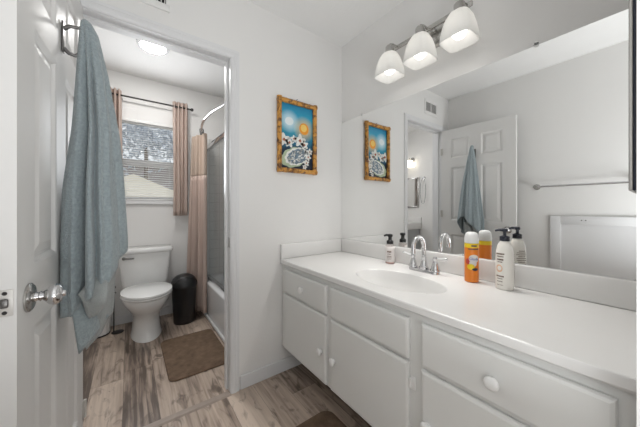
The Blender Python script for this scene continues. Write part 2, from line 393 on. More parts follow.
RZ, RY = 2.195, D2-0.075
t = thing('curtain_rod', 'thin black curtain rod above the bathroom window', 'curtain rod', (0.2, RY, RZ))
b = NB(); tube(b, [(-0.19, RY, RZ), (0.535, RY, RZ)], 0.008, 12); kid('rod', b, M['dark_metal'], t)
for x in (-0.205, 0.548):
    b = NB(); lathe(b, [(0.0, -0.016), (0.012, -0.013), (0.017, -0.004), (0.017, 0.004), (0.012, 0.013), (0.0, 0.016)], (x, RY, RZ), 16, 'X'); kid('finial', b, M['dark_metal'], t)
for x in (-0.07, 0.50):
    b = NB(); tube(b, [(x, RY, RZ-0.012), (x, D2-0.006, RZ-0.012)], 0.005, 8); lathe(b, [(0.016, -0.006), (0.016, -0.0008)], (x, D2, RZ-0.012), 16, 'Y'); kid('bracket', b, M['dark_metal'], t)
def pleated(x0, x1, n, amp, zt, zb, yc, seed=0, hang=0.0):
    """a gathered curtain: n folds across, hung on the rod"""
    bm = NB(); rnd = random.Random(seed); ph = [rnd.uniform(-0.5, 0.5) for _ in range(n+1)]
    cols, rows = n*14, 22; V = []
    for j in range(rows+1):
        f = j/rows; z = zt+(zb-zt)*f; row = []
        for i in range(cols+1):
            u = i/cols; k = u*n
            ww = 1+0.06*math.sin(f*2.2+seed)
            x = (x0+x1)/2+(x1-x0)/2*(2*u-1)*ww
            a = amp*(1.0-0.15*f)*(0.8+0.35*math.sin(ph[int(min(k, n-1))]*5))
            y = yc+a*math.cos(2*PI*k)+0.006*math.sin(f*4+k)*f
            x += 0.006*math.sin(2*PI*k*0.5+3*f)*f
            row.append(bm.verts.new((x, y, z)))
        V.append(row)
    for j in range(rows):
        for i in range(cols): bm.faces.new((V[j][i], V[j][i+1], V[j+1][i+1], V[j+1][i]))
    return bm
t = thing('window_curtain', 'blush window curtain panel gathered at the right end of the black rod', 'curtain', (0.45, RY, 1.045), group='blush window curtains')
o = kid('curtain_panel', pleated(0.365, 0.510, 4, 0.022, 2.245, 1.045, RY, 3), M['curtain'], t); solid(o, 0.002)
for i in range(4):
    b = NB(); x = 0.385+i*0.037
    rings = [[(x+0.003*math.cos(a2)*0, RY+(0.017+0.004*math.cos(a2))*math.cos(a), RZ+(0.017+0.004*math.cos(a2))*math.sin(a)) for a2 in [2*PI*q/6 for q in range(6)]] for a in [2*PI*k/16 for k in range(16)]]
    rings = [[(p[0]+0.004*math.sin(2*PI*q/6), p[1], p[2]) for q, p in enumerate(r)] for r in rings]
    R = loft(b, rings, False, False)
    for q in range(6): b.faces.new((R[-1][q], R[-1][(q+1)%6], R[0][(q+1)%6], R[0][q]))
    kid('grommet', b, M['dark_metal'], t)
t = thing('window_curtain', 'blush window curtain panel at the left end of the rod, beside the hanging blue towel', 'curtain', (-0.11, RY, 1.045), group='blush window curtains')
o = kid('curtain_panel', pleated(-0.195, -0.055, 4, 0.026, 2.245, 1.045, RY, 5), M['curtain'], t); solid(o, 0.002)

# ------------------------------------------------------------------ tub and shower
TX = 0.644
t = thing('bathtub', 'white bathtub behind the glass shower door', 'bathtub', (1.02, 2.42, 0))
b = NB()
x0, x1, y0, y1 = TX, W-0.010, D1+0.006, D2-0.010
rings = [rrect(x0+0.008, x1, y0, y1, 0.012, 0.001), rrect(x0, x1, y0, y1, 0.012, 0.34), rrect(x0, x1, y0, y1, 0.012, 0.352), rrect(x0+0.01, x1, y0, y1, 0.012, 0.36),
         rrect(x0+0.075, x1-0.06, y0+0.08, y1-0.07, 0.10, 0.36), rrect(x0+0.085, x1-0.07, y0+0.09, y1-0.08, 0.10, 0.345), rrect(x0+0.15, x1-0.12, y0+0.17, y1-0.24, 0.10, 0.07), rrect(x0+0.2, x1-0.17, y0+0.22, y1-0.3, 0.08, 0.055)]
loft(b, rings); kid('tub_shell', b, M['tub'], t, ang=55)
b = NB(); box(b, x0-0.012, x0+0.007, y0+0.002, y1-0.002, 0.0008, 0.028, 0.005); kid('floor_trim', b, M['trim'], t)

SX = 0.70
t = thing('shower_door', 'sliding glass shower door in a chrome frame on the tub rim', 'shower door', (SX, 2.42, 0.361))
def bar(name, x0, x1, y0, y1, z0, z1, m='chrome'):
    b = NB(); box(b, x0, x1, y0, y1, z0, z1, 0.003); return kid(name, b, M[m], t)
bar('top_rail', SX-0.022, SX+0.022, D1+0.012, D2-0.012, 1.765, 1.81)
bar('bottom_track', SX-0.02, SX+0.02, D1+0.012, D2-0.012, 0.361, 0.385)
bar('side_channel', SX-0.018, SX+0.018, D1+0.008, D1+0.03, 0.385, 1.765); bar('side_channel', SX-0.018, SX+0.018, D2-0.032, D2-0.010, 0.385, 1.765)
for xx, ya, yb in ((SX-0.010, 2.18, 3.105), (SX+0.010, 1.73, 2.44)):
    b = NB(); box(b, xx-0.003, xx+0.003, ya, yb, 0.387, 1.763)
    g = kid('glass_panel', b, M['shower_glass'], t)
    for yy in (ya, yb):
        b = NB(); box(b, xx-0.006, xx+0.006, yy-0.008, yy+0.008, 0.3865, 1.7635, 0.002); kid('panel_stile', b, M['chrome'], g)

t = thing('shower_curtain_rod', 'curved chrome shower curtain rod above the tub', 'shower rod', (0.62, 2.42, 1.92))
b = NB(); SZ = 1.93
def rodpt(f): # f 0..1 from far to near
    y = D2-0.012+(D1+0.012-D2+0.012)*f; return (0.672-0.125*math.sin(PI*f), y, SZ)
tube(b, [rodpt(i/28) for i in range(29)], 0.0125, 12); kid('rod', b, M['chrome'], t)
for f, sg in ((0, 1), (1, -1)):
    b = NB(); p = rodpt(f); lathe(b, [(0.034, 0.0), (0.030, -0.010*sg), (0.018, -0.016*sg)], (p[0], p[1]+0.010*sg, p[2]), 20, 'Y'); kid('end_flange', b, M['chrome'], t)
t = thing('shower_curtain', 'blush shower curtain bunched at the far end of the curved rod', 'shower curtain', (0.6, 2.98, 0.05))
def bunch(zt, zb, seed=2):
    bm = NB(); n = 6; cols, rows = n*14, 26; V = []
    for j in range(rows+1):
        f0 = j/rows; z = zt+(zb-zt)*f0; f = (1.90-z)/1.85; row = []
        for i in range(cols+1):
            u = i/cols; k = u*n
            px = 0.548+0.092*u-0.065*f*(1-u)**1.5; py = 3.085-0.27*u
            a = (0.026+0.010*f)*math.sin(2*PI*k)*(0.85+0.3*math.sin(k*2.1+seed))
            px += a*0.85; py += a*0.4+0.008*math.cos(2*PI*k*0.5+2*f)
            row.append(bm.verts.new((px, py, z)))
        V.append(row)
    for j in range(rows):
        for i in range(cols): bm.faces.new((V[j][i], V[j][i+1], V[j+1][i+1], V[j+1][i]))
    return bm
o = kid('upper_panel', bunch(1.895, 1.465), M['shower_top'], t, 'tan upper band'); solid(o, 0.002)
o = kid('lower_panel', bunch(1.465, 0.05), M['shower'], t); solid(o, 0.002)
for i in range(6):
    p = Vector(rodpt(0.08+0.135*i/5)); b = NB()
    pts = [p+Vector((0.019*math.cos(a), 0, -0.008+0.024*math.sin(a))) for a in [2*PI*k/14 for k in range(15)]]
    tube(b, pts, 0.0022, 6); kid('curtain_ring', b, M['dark_metal'], t)

# ------------------------------------------------------------------ toilet
cx = 0.125
t = thing('toilet', 'white two piece toilet below the window', 'toilet', (cx, 2.8, 0))
b = NB()
def egg(y0, y1, hw, z, n=40, p=2.2):
    out = []; cy = y0+(y1-y0)*0.56
    for k in range(n):
        a = 2*PI*k/n; c, s = math.cos(a), math.sin(a)
        bb = (y1-cy) if s > 0 else (cy-y0); pp = 2.6 if s > 0 else 2.0
        out.append((cx+hw*math.copysign(abs(c)**(2/pp), c), cy+bb*math.copysign(abs(s)**(2/pp), s), z))
    return out
loft(b, [egg(2.585, 3.02, 0.118, 0.0005), egg(2.59, 3.02, 0.113, 0.02), egg(2.61, 3.0, 0.108, 0.05), egg(2.615, 3.0, 0.102, 0.14), egg(2.595, 3.0, 0.108, 0.20), egg(2.53, 3.0, 0.135, 0.255), egg(2.465, 2.99, 0.170, 0.32), egg(2.445, 2.98, 0.180, 0.36), egg(2.443, 2.97, 0.181, 0.378), egg(2.455, 2.96, 0.172, 0.384)])
kid('bowl', b, M['porcelain'], t, ang=60)
b = NB(); loft(b, [egg(2.438, 2.865, 0.181, 0.3855), egg(2.432, 2.87, 0.187, 0.392), egg(2.432, 2.87, 0.187, 0.400), egg(2.438, 2.865, 0.182, 0.404)]); kid('seat', b, M['porcelain'], t)
b = NB(); loft(b, [egg(2.437, 2.865, 0.182, 0.4055), egg(2.430, 2.87, 0.188, 0.411), egg(2.432, 2.868, 0.186, 0.424), egg(2.445, 2.855, 0.172, 0.430)]); kid('lid', b, M['porcelain'], t)
b = NB()
for x in (cx-0.075, cx+0.075):
    b = NB(); box(b, x-0.022, x+0.022, 2.872, 2.905, 0.3845, 0.42, 0.006); kid('seat_hinge', b, M['porcelain'], t)
b = NB(); loft(b, [rrect(cx-0.175, cx+0.175, 2.935, 3.11, 0.035, 0.385), rrect(cx-0.183, cx+0.183, 2.928, 3.115, 0.035, 0.43), rrect(cx-0.212, cx+0.212, 2.912, 3.125, 0.03, 0.70)]); kid('tank', b, M['porcelain'], t, ang=60)
b = NB(); loft(b, [rrect(cx-0.215, cx+0.215, 2.908, 3.128, 0.03, 0.7005), rrect(cx-0.224, cx+0.224, 2.90, 3.132, 0.032, 0.708), rrect(cx-0.224, cx+0.224, 2.90, 3.132, 0.032, 0.738), rrect(cx-0.214, cx+0.214, 2.91, 3.126, 0.03, 0.748)]); kid('tank_lid', b, M['porcelain'], t, ang=60)
b = NB(); lathe(b, [(0.014, 0.0), (0.014, -0.014), (0.008, -0.018)], (cx-0.165, 2.915, 0.668), 16, 'Y'); tube(b, [(cx-0.168, 2.896, 0.668), (cx-0.13, 2.890, 0.667), (cx-0.09, 2.893, 0.664)], [0.008, 0.0075, 0.006], 10); kid('flush_handle', b, M['hook'], t, 'dark flush handle')

# ------------------------------------------------------------------ small things by the toilet
tc_ = (0.438, 2.85)
t = thing('trash_can', 'black swing top trash can between toilet and shower curtain', 'trash can', (*tc_, 0))
b = NB(); lathe(b, [(0.090, 0.001), (0.094, 0.006), (0.112, 0.345), (0.114, 0.35)], (*tc_, 0), 40); kid('bin_body', b, M['black'], t)
b = NB(); lathe(b, [(0.116, 0.3505), (0.119, 0.355), (0.119, 0.372), (0.113, 0.40), (0.098, 0.432), (0.07, 0.458), (0.036, 0.471), (0.0, 0.475)], (*tc_, 0), 40); lo = kid('lid', b, M['black'], t)
b = NB()
pts = []
for k in range(13):
    a = PI*k/12; pts.append((tc_[0]+0.110*math.cos(a)*0.96, tc_[1]-0.055-0.03*math.sin(a), 0.385+0.068*math.sin(a)))
tube(b, pts, 0.0035, 6); kid('flap_seam', b, M['black'], lo)

def rug(name, label, x0, x1, y0, y1, r=0.05, th=0.014, rz=0.0):
    bm = NB(); rings = []
    for ins, z in ((0.004, 0.0006), (0.0, 0.005), (0.004, 0.011), (0.016, th), (0.03, th+0.001)):
        rings.append(rrect(x0+ins, x1-ins, y0+ins, y1-ins, max(r-ins, 0.01), z, 8))
    loft(bm, rings)
    bmesh.ops.rotate(bm, verts=bm.verts, cent=((x0+x1)/2, (y0+y1)/2, 0), matrix=Matrix.Rotation(rz, 3, 'Z'))
    o = obj(name, bm, M['rug']); tag(o, label, 'bath mat', 'brown bath mats'); return o
rug('bath_mat', 'brown plush bath mat beside the tub and the toilet', 0.205, 0.612, 1.89, 2.52)
rug('bath_mat', 'brown plush bath mat in front of the vanity cabinet', 0.42, 0.895, 0.33, 1.128, 0.06)

t = thing('wastebasket', 'ribbed white basket on the floor left of the toilet, mostly behind the towel', 'basket', (-0.225, 3.0, 0))
b = NB(); n = 64
rings = []
for f, z in ((0, 0.012), (0.05, 0.02), (0.5, 0.16), (1, 0.30), (1.02, 0.305)):
    rr = 0.082+0.022*f; rings.append([(-0.225+(rr+0.003*math.cos(16*2*PI*k/n))*math.cos(2*PI*k/n), 3.0+(rr+0.003*math.cos(16*2*PI*k/n))*math.sin(2*PI*k/n), z) for k in range(n)])
loft(b, rings, True, False); o = kid('basket_body', b, M['white_plastic'], t, ang=80)
b = NB(); lathe(b, [(0.084, 0.001), (0.088, 0.004), (0.088, 0.011), (0.082, 0.0118)], (-0.225, 3.0, 0), 32); kid('base_ring', b, M['black'], t, 'black base ring')
t = thing('paper_stand', 'slim black wire stand between toilet and white basket', 'stand', (-0.112, 2.96, 0))
b = NB(); tube(b, [(-0.112, 2.96, 0.01), (-0.112, 2.96, 0.50)], 0.005, 8); kid('pole', b, M['dark_metal'], t)
b = NB(); lathe(b, [(0.0, 0.0008), (0.045, 0.0008), (0.045, 0.006), (0.01, 0.011), (0.0, 0.011)], (-0.085, 2.96, 0), 24) ; kid('foot', b, M['dark_metal'], t)
b = NB(); pts = [(-0.112+0.016*math.cos(k*0.7)*(1-k/40), 2.95-0.004*math.sin(k*0.7), 0.36+0.006*k) for k in range(24)]; tube(b, pts, 0.004, 6); kid('scroll', b, M['dark_metal'], t)

# inner ceiling light
t = thing('ceiling_light', 'round flush ceiling light in the toilet room', 'ceiling light', (0.155, 2.47, H-0.03))
b = NB(); lathe(b, [(0.112, H-0.0008), (0.112, H-0.012), (0.104, H-0.017), (0.090, H-0.017), (0.090, H-0.0008)], (0.155, 2.47, 0), 40); kid('trim_ring', b, M['trim'], t)
b = NB(); lathe(b, [(0.0885, H-0.006), (0.0885, H-0.014), (0.075, H-0.020), (0.04, H-0.024), (0.0, H-0.025)], (0.155, 2.47, 0), 40); kid('diffuser', b, M['disc'], t)

# ------------------------------------------------------------------ inner vanity corner (seen in the mirror through the doorway)
t = thing('washstand', 'small white washstand in the toilet room, seen only in the mirror', 'vanity', (-0.92, 2.76, 0))
b = NB(); box(b, IX+0.014, IX+0.40, 2.46, 3.10, 0.09, 0.775); box(b, IX+0.014, IX+0.34, 2.48, 3.08, 0.001, 0.0895); kid('cabinet', b, mat('pale_grey_paint', (0.42, 0.43, 0.44), 0.5), t)
b = NB(); box(b, IX+0.001, IX+0.43, 2.43, 3.12, 0.776, 0.88, 0.006); box(b, IX+0.001, IX+0.02, 2.43, 3.12, 0.8795, 0.97, 0.004); kid('washstand_top', b, M['counter'], t)
t = thing('bathroom_mirror', 'rectangular mirror in a thin grey frame above the washstand', 'mirror', (IX, 2.65, 1.13))
def framed(t, x, y0, y1, z0, z1, fw, m):
    b = NB()
    box(b, x, x+0.02, y0, y0+fw, z0, z1, 0.002); box(b, x, x+0.02, y1-fw, y1, z0, z1, 0.002); box(b, x, x+0.02, y0+fw, y1-fw, z0, z0+fw, 0.002); box(b, x, x+0.02, y0+fw, y1-fw, z1-fw, z1, 0.002)
    kid('frame', b, m, t)
    b = NB(); box(b, x+0.002, x+0.010, y0+fw, y1-fw, z0+fw, z1-fw); kid('mirror_glass', b, M['mirror'], t)
framed(t, IX+0.001, 2.475, 3.0, 1.13, 1.645, 0.02, M['nickel'])
t = thing('wall_sconce', 'white shaded wall sconce above the framed mirror in the toilet room', 'sconce', (IX, 2.6, 1.85))
b = NB(); lathe(b, [(0.045, 0.001), (0.04, 0.018), (0.012, 0.022)], (IX, 2.6, 1.95), 24, 'X'); tube(b, [(IX+0.02, 2.6, 1.95), (IX+0.10, 2.6, 1.97), (IX+0.10, 2.6, 1.94)], 0.007, 8); kid('arm', b, M['nickel'], t)
b = NB(); lathe(b, [(0.035, 1.935), (0.05, 1.93), (0.085, 1.82)], (IX+0.10, 2.6, 0), 28); kid('lamp_shade', b, mat('lit_sconce_shade', (1.0, 0.93, 0.80), 0.6, emis=1.6), t)
t = thing('towel_ring', 'chrome towel ring beside the framed mirror in the toilet room', 'towel ring', (IX, 2.37, 1.4))
b = NB(); lathe(b, [(0.026, 0.001), (0.024, 0.012), (0.01, 0.04)], (IX, 2.38, 1.62), 20, 'X'); kid('wall_mount', b, M['chrome'], t)
b = NB(); tube(b, [(IX+0.04, 2.38+0.05*math.sin(2*PI*k/24), 1.40+0.21*math.cos(2*PI*k/24)) for k in range(25)], 0.006, 8); kid('ring', b, M['chrome'], t)

# ------------------------------------------------------------------ the six panel door
PX, PY = -0.168, 1.566          # visible face at the hinge end
ang = math.atan2(-0.719, -0.031)
DW, DT = 0.715, 0.035
# local frame: +x runs from hinge to free edge, +y out of the visible face, z up
t = thing('interior_door', 'white six panel door standing open at left with a blue towel on it', 'door', (PX, PY, 0), ang)
b = NB(); z0, z1 = 0.012, 2.022
xs = [(0.105, 0.300), (0.412, 0.607)]      # panel columns from the hinge end
zs = [(0.235, 0.83), (0.985, 1.59), (1.69, 1.915)]
xcuts = [0, 0.105, 0.300, 0.412, 0.607, DW]; zcuts = [z0, 0.235, 0.83, 0.985, 1.59, 1.69, 1.915, z1]
def panel_face(bm, y, sg):
    grid = {}
    def v(x, yy, z):
        k = (round(x, 4), round(yy, 5), round(z, 4))
        if k not in grid: grid[k] = bm.verts.new((x, yy, z))
        return grid[k]
    for i in range(5):
        for j in range(7):
            xa, xb, za, zb = xcuts[i], xcuts[i+1], zcuts[j], zcuts[j+1]
            if (xa, xb) in xs and (za, zb) in zs:
                lv = [(0.0, 0.0), (0.006, 0.002), (0.015, 0.0095), (0.024, 0.0095), (0.048, 0.003)]
                R = []
                for ins, dep in lv:
                    yy = y-sg*dep; R.append([v(xa+ins, yy, za+ins), v(xb-ins, yy, za+ins), v(xb-ins, yy, zb-ins), v(xa+ins, yy, zb-ins)])
                for a, c in zip(R[:-1], R[1:]):
                    for k in range(4): bm.faces.new((a[k], a[(k+1)%4], c[(k+1)%4], c[k]))
                bm.faces.new(R[-1])
            else:
                bm.faces.new((v(xa, y, za), v(xb, y, za), v(xb, y, zb), v(xa, y, zb)))
    return grid
panel_face(b, 0.0, 1); panel_face(b, -DT, -1)
for (xa, za, xb, zb) in ((0, z0, DW, z0), (DW, z0, DW, z1), (DW, z1, 0, z1), (0, z1, 0, z0)):
    vs = [b.verts.new(p) for p in ((xa, 0, za), (xb, 0, zb), (xb, -DT, zb), (xa, -DT, za))]; b.faces.new(vs)
bmesh.ops.remove_doubles(b, verts=b.verts, dist=1e-5)
leaf = kid('door_leaf', b, M['door'], t, local=True, ang=15)
KX, KZ = DW-0.064, 0.912
for sg in (1, -1):
    if sg == 1: yo = 0.0005
    else: yo = -DT-0.0005
    b = NB(); lathe(b, [(0.0, yo), (0.034, yo), (0.034, yo+sg*0.004), (0.029, yo+sg*0.008), (0.012, yo+sg*0.010), (0.012, yo+sg*0.012)], (KX, 0, KZ), 32, 'Y')
    ros = kid('knob_rosette', b, M['nickel'], t, local=True)
    b = NB(); lathe(b, [(0.0115, yo+sg*0.0125), (0.0095, yo+sg*0.018), (0.0125, yo+sg*0.021), (0.0095, yo+sg*0.024), (0.013, yo+sg*0.028), (0.0235, yo+sg*0.038), (0.0265, yo+sg*0.046), (0.025, yo+sg*0.053), (0.018, yo+sg*0.059), (0.009, yo+sg*0.061), (0.007, yo+sg*0.066), (0.0, yo+sg*0.067)], (KX, 0, KZ), 32, 'Y')
    kid('door_knob', b, M['chrome'], t, local=True)
LZ = KZ+0.010
b = NB(); box(b, DW+0.0003, DW+0.002, -DT/2-0.0125, -DT/2+0.0125, LZ-0.029, LZ+0.029, 0.0006); lp = kid('latch_plate', b, M['plate'], t, local=True)
b = NB()
lathe(b, [(0.0, DW+0.0021), (0.0042, DW+0.0021), (0.0032, DW+0.0030), (0, DW+0.0030)], (0, -DT/2, LZ+0.021), 14, 'X'); lathe(b, [(0.0, DW+0.0021), (0.0042, DW+0.0021), (0.0032, DW+0.0030), (0, DW+0.0030)], (0, -DT/2, LZ-0.021), 14, 'X')
kid('screw', b, M['dark_metal'], lp, local=True)
b = NB(); box(b, DW+0.0021, DW+0.010, -DT/2-0.007, -DT/2+0.007, LZ-0.010, LZ+0.010, 0.004); kid('latch_bolt', b, M['hook'], lp, local=True)
for z in (0.22, 1.06, 1.78):
    b = NB(); tube(b, [(-0.004, 0.006, z-0.039), (-0.004, 0.006, z+0.039)], 0.006, 10); box(b, 0.001, 0.018, 0.0004, 0.0022, z-0.038, z+0.038); kid('hinge', b, M['plate'], t, local=True)
# strike plate on the right jamb
b = NB(); box(b, OR-0.0022, OR-0.0003, D+0.004, D+0.036, 0.885, 0.945, 0.0005); o = tag(obj('strike_plate', b, M['nickel']), 'metal strike plate on the right door jamb', 'strike plate')

# ------------------------------------------------------------------ robe hook and towel
HX, HY, HZ = -0.125, 1.213, 1.775
FX = -0.183
t = thing('robe_hook', 'dark metal hook on the open door holding the blue towel', 'hook', (FX, HY, 1.66))
b = NB(); box(b, FX+0.001, FX+0.006, HY-0.014, HY+0.014, 1.655, 1.755, 0.002); kid('back_plate', b, M['hook'], t)
b = NB(); tube(b, [(FX+0.005, HY, 1.735), (FX+0.02, HY, 1.748), (FX+0.045, HY, 1.752), (FX+0.058, HY, 1.762)], [0.007, 0.006, 0.0055, 0.006], 10); kid('prong', b, M['hook'], t)
b = NB(); tube(b, [(FX+0.005, HY, 1.668), (FX+0.018, HY, 1.655), (FX+0.034, HY, 1.652), (FX+0.045, HY, 1.664)], [0.007, 0.006, 0.0055, 0.006], 10); kid('prong', b, M['hook'], t)

def lerp_tab(tab, z):
    for (za, a), (zb, c) in zip(tab[:-1], tab[1:]):
        if za >= z >= zb: return a+(c-a)*(za-z)/(za-zb)
    return tab[0][1] if z > tab[0][0] else tab[-1][1]
XL = [(1.78, -0.136), (1.74, -0.140), (1.60, -0.146), (1.4, -0.154), (1.2, -0.172), (1.0, -0.178), (0.6, -0.176)]
XR = [(1.78, -0.108), (1.74, -0.088), (1.60, -0.062), (1.4, -0.036), (1.0, -0.015), (0.6, -0.020)]
BY = [(1.78, 0.014), (1.74, 0.022), (1.6, 0.045), (1.4, 0.072), (1.0, 0.118), (0.6, 0.125)]
def towel_bottom(a):
    """hem height round the folds: a = angle, 0 towards the room (+x), -90 deg towards the camera"""
    d = math.degrees(a) % 360
    tab = [(0, 0.985), (20, 1.03), (50, 1.03), (90, 0.90), (150, 0.80), (190, 0.77), (225, 0.78), (245, 0.82), (275, 0.845), (310, 0.885), (340, 0.945), (360, 0.985)]
    for (p, q), (r, s) in zip(tab[:-1], tab[1:]):
        if p <= d <= r: return q+(s-q)*(d-p)/(r-p)
    return 0.85
t = thing('bath_towel', 'blue grey bath towel hanging from the hook on the open door', 'towel', (HX, HY, 0.65))
b = NB(); n = 128; rows = 46; rings = []
for j in range(rows+1):
    f = j/rows; ring = []
    for k in range(n):
        a = 2*PI*k/n
        zb = towel_bottom(a); z = 1.778+(zb-1.778)*f
        xl, xr, by = lerp_tab(XL, z), lerp_tab(XR, z), lerp_tab(BY, z)
        g = min(1, f*1.6)
        fold = 1+g*(0.10*math.cos(5*a+0.6+0.5*f)+0.07*math.cos(9*a+1.7-0.8*f)+0.03*math.cos(15*a+f*2))
        # one deep crease facing the camera, one next to the door
        for ca, w_, dp, dr in ((238, 0.15, 0.62, 0.10), (270, 0.11, 0.55, 0.16), (120, 0.2, 0.25, 0.1), (40, 0.16, 0.25, -0.2), (330, 0.22, 0.10, 0.2)):
            dd = (a-math.radians(ca)-dr*f+PI) % (2*PI)-PI; fold -= min(1, f*4)*dp*math.exp(-(dd/w_)**2)
        c, s = math.cos(a), math.sin(a)
        x = (xl+xr)/2+(xr-xl)/2*c*fold; y = HY+by*s*fold-0.012*g*(1-g)
        x = max(x, -0.179+0.002*s)
        ring.append((x, y, z))
    rings.append(ring)
loft(b, [[(HX+(p[0]-HX)*0.4, HY+(p[1]-HY)*0.4, 1.787) for p in rings[0]]]+rings, True, False)
o = kid('towel_drape', b, M['towel'], t, ang=180); solid(o, 0.006, -1)
def sheet(corners, nu, nv, ripple, bulge=(0,0,0)):
    """a soft four cornered flap of cloth; corners tl, tr, br, bl"""
    bm = NB(); tl, tr, br, bl = [Vector(c) for c in corners]; V = []
    nrm = (tr-tl).cross(bl-tl).normalized()
    for j in range(nv+1):
        row = []
        for i in range(nu+1):
            u, v = i/nu, j/nv
            p = (tl*(1-u)+tr*u)*(1-v)+(bl*(1-u)+br*u)*v
            p += nrm*ripple*(math.sin(u*7+v*2)+0.5*math.sin(u*3-v*5))+Vector(bulge)*math.sin(PI*u)*math.sin(PI*v)
            row.append(bm.verts.new(p))
        V.append(row)
    for j in range(nv):
        for i in range(nu): bm.faces.new((V[j][i], V[j][i+1], V[j+1][i+1], V[j+1][i]))
    return bm
o = kid('inner_layer', sheet([(-0.150, 1.17, 0.95), (-0.030, 1.25, 0.98), (-0.050, 1.24, 0.735), (-0.112, 1.17, 0.645)], 16, 16, 0.008, (0.0, -0.02, 0)), M['towel_in'], t, 'paler underside of the towel', ang=180); solid(o, 0.006)
o = kid('folded_corner', sheet([(-0.128, 1.105, 0.855), (-0.045, 1.175, 0.94), (-0.070, 1.15, 0.80), (-0.098, 1.12, 0.765)], 14, 14, 0.008, (0.016, -0.045, 0)), M['towel_in'], t, 'paler turned up corner', ang=180); solid(o, 0.006)
o = kid('lower_corner', sheet([(-0.155, 1.13, 0.86), (-0.10, 1.165, 0.77), (-0.060, 1.22, 0.735), (-0.128, 1.13, 0.655)], 14, 14, 0.003, (0, -0.01, 0)), M['towel'], t, ang=180); solid(o, 0.006)

# ------------------------------------------------------------------ left wall: towel bar and access panel
t = thing('towel_bar', 'straight chrome towel bar on the left wall, seen in the mirror', 'towel bar', (LX, 0.44, 1.32))
b = NB(); tube(b, [(LX+0.06, 0.12, 1.325), (LX+0.06, 0.735, 1.325)], 0.009, 12); kid('bar', b, M['chrome'], t)
for y in (0.125, 0.728):
    b = NB(); lathe(b, [(0.027, 0.001), (0.027, 0.007), (0.014, 0.012), (0.012, 0.045), (0.018, 0.05), (0.018, 0.072), (0.012, 0.075)], (LX, y, 1.325), 24, 'X'); kid('post', b, M['nickel'], t)
t = thing('access_panel', 'white framed recessed panel on the left wall under the towel bar', 'wall panel', (LX, 0.32, 0.45))
b = NB(); x = LX+0.001; y0, y1, pz0, pz1, fw = 0.03, 0.630, 0.45, 1.055, 0.072
box(b, x, x+0.022, y0, y0+fw, pz0, pz1, 0.002); box(b, x, x+0.022, y1-fw, y1, pz0, pz1, 0.002); box(b, x, x+0.022, y0+fw, y1-fw, pz0, pz0+fw, 0.002); box(b, x, x+0.022, y0+fw, y1-fw, pz1-fw, pz1, 0.002)
kid('panel_frame', b, M['trim'], t)
b = NB(); box(b, x, x+0.008, y0+fw, y1-fw, pz0+fw, pz1-fw); kid('panel_field', b, M['trim'], t)
for y in (0.400, 0.425):
    b = NB(); lathe(b, [(0.0045, x+0.0222), (0.003, x+0.025), (0.0, x+0.025)], (0, y, pz1-0.035), 12, 'X'); kid('screw', b, M['dark_metal'], t)

# ------------------------------------------------------------------ air vent above the doorway
t = thing('air_vent', 'white air vent with dark slots above the doorway', 'vent', (0.03, D, 2.165))
b = NB(); vx0, vx1, vz0, vz1 = -0.085, 0.172, 2.166, 2.335
box(b, vx0, vx1, D-0.008, D-0.0006, vz0, vz0+0.036, 0.0015); box(b, vx0, vx1, D-0.008, D-0.0006, vz1-0.035, vz1, 0.0015); box(b, vx0, vx0+0.03, D-0.008, D-0.0006, vz0+0.036, vz1-0.035); box(b, vx1-0.016, vx1, D-0.008, D-0.0006, vz0+0.036, vz1-0.035)
kid('vent_frame', b, M['wall'], t)
b = NB(); box(b, vx0+0.03, vx1-0.016, D-0.0022, D-0.0006, vz0+0.036, vz1-0.035); kid('vent_backing', b, M['blackhole'], t)
for i in range(13):
    x = vx0+0.036+i*0.0166; 
    wv = 0.014 if i == 6 else 0.0032
    b = NB(); box(b, x-wv/2, x+wv/2, D-0.0072, D-0.0023, vz0+0.0365, vz1-0.0355); kid('vent_fin', b, M['wall'], t)

# ------------------------------------------------------------------ painting
t = thing('framed_painting', 'small framed painting of sun, moon and white flowers beside the doorway', 'painting', (0.976, D, 1.373))
ax0, ax1, az0, az1, fw = 0.812, 1.140, 1.372, 1.886, 0.034
b = NB()
def bam(x0, x1, z0, z1):
    n_ = 14; horiz = (x1-x0) > (z1-z0)
    pts, rs = [], []
    for i in range(n_*6+1):
        f = i/(n_*6); kn = abs(((f*5) % 1)-0.5)
        rs.append(0.0165+0.0022*max(0, 1-abs(kn-0.5)*18))
        pts.append((x0+(x1-x0)*f, D-0.0195, (z0+z1)/2) if horiz else ((x0+x1)/2, D-0.0195, z0+(z1-z0)*f))
    tube(b, pts, rs, 14)
bam(ax0, ax0+fw, az0, az1); bam(ax1-fw, ax1, az0, az1); bam(ax0+0.004, ax1-0.004, az0, az0+fw); bam(ax0+0.004, ax1-0.004, az1-fw, az1)
kid('frame', b, M['bamboo'], t)
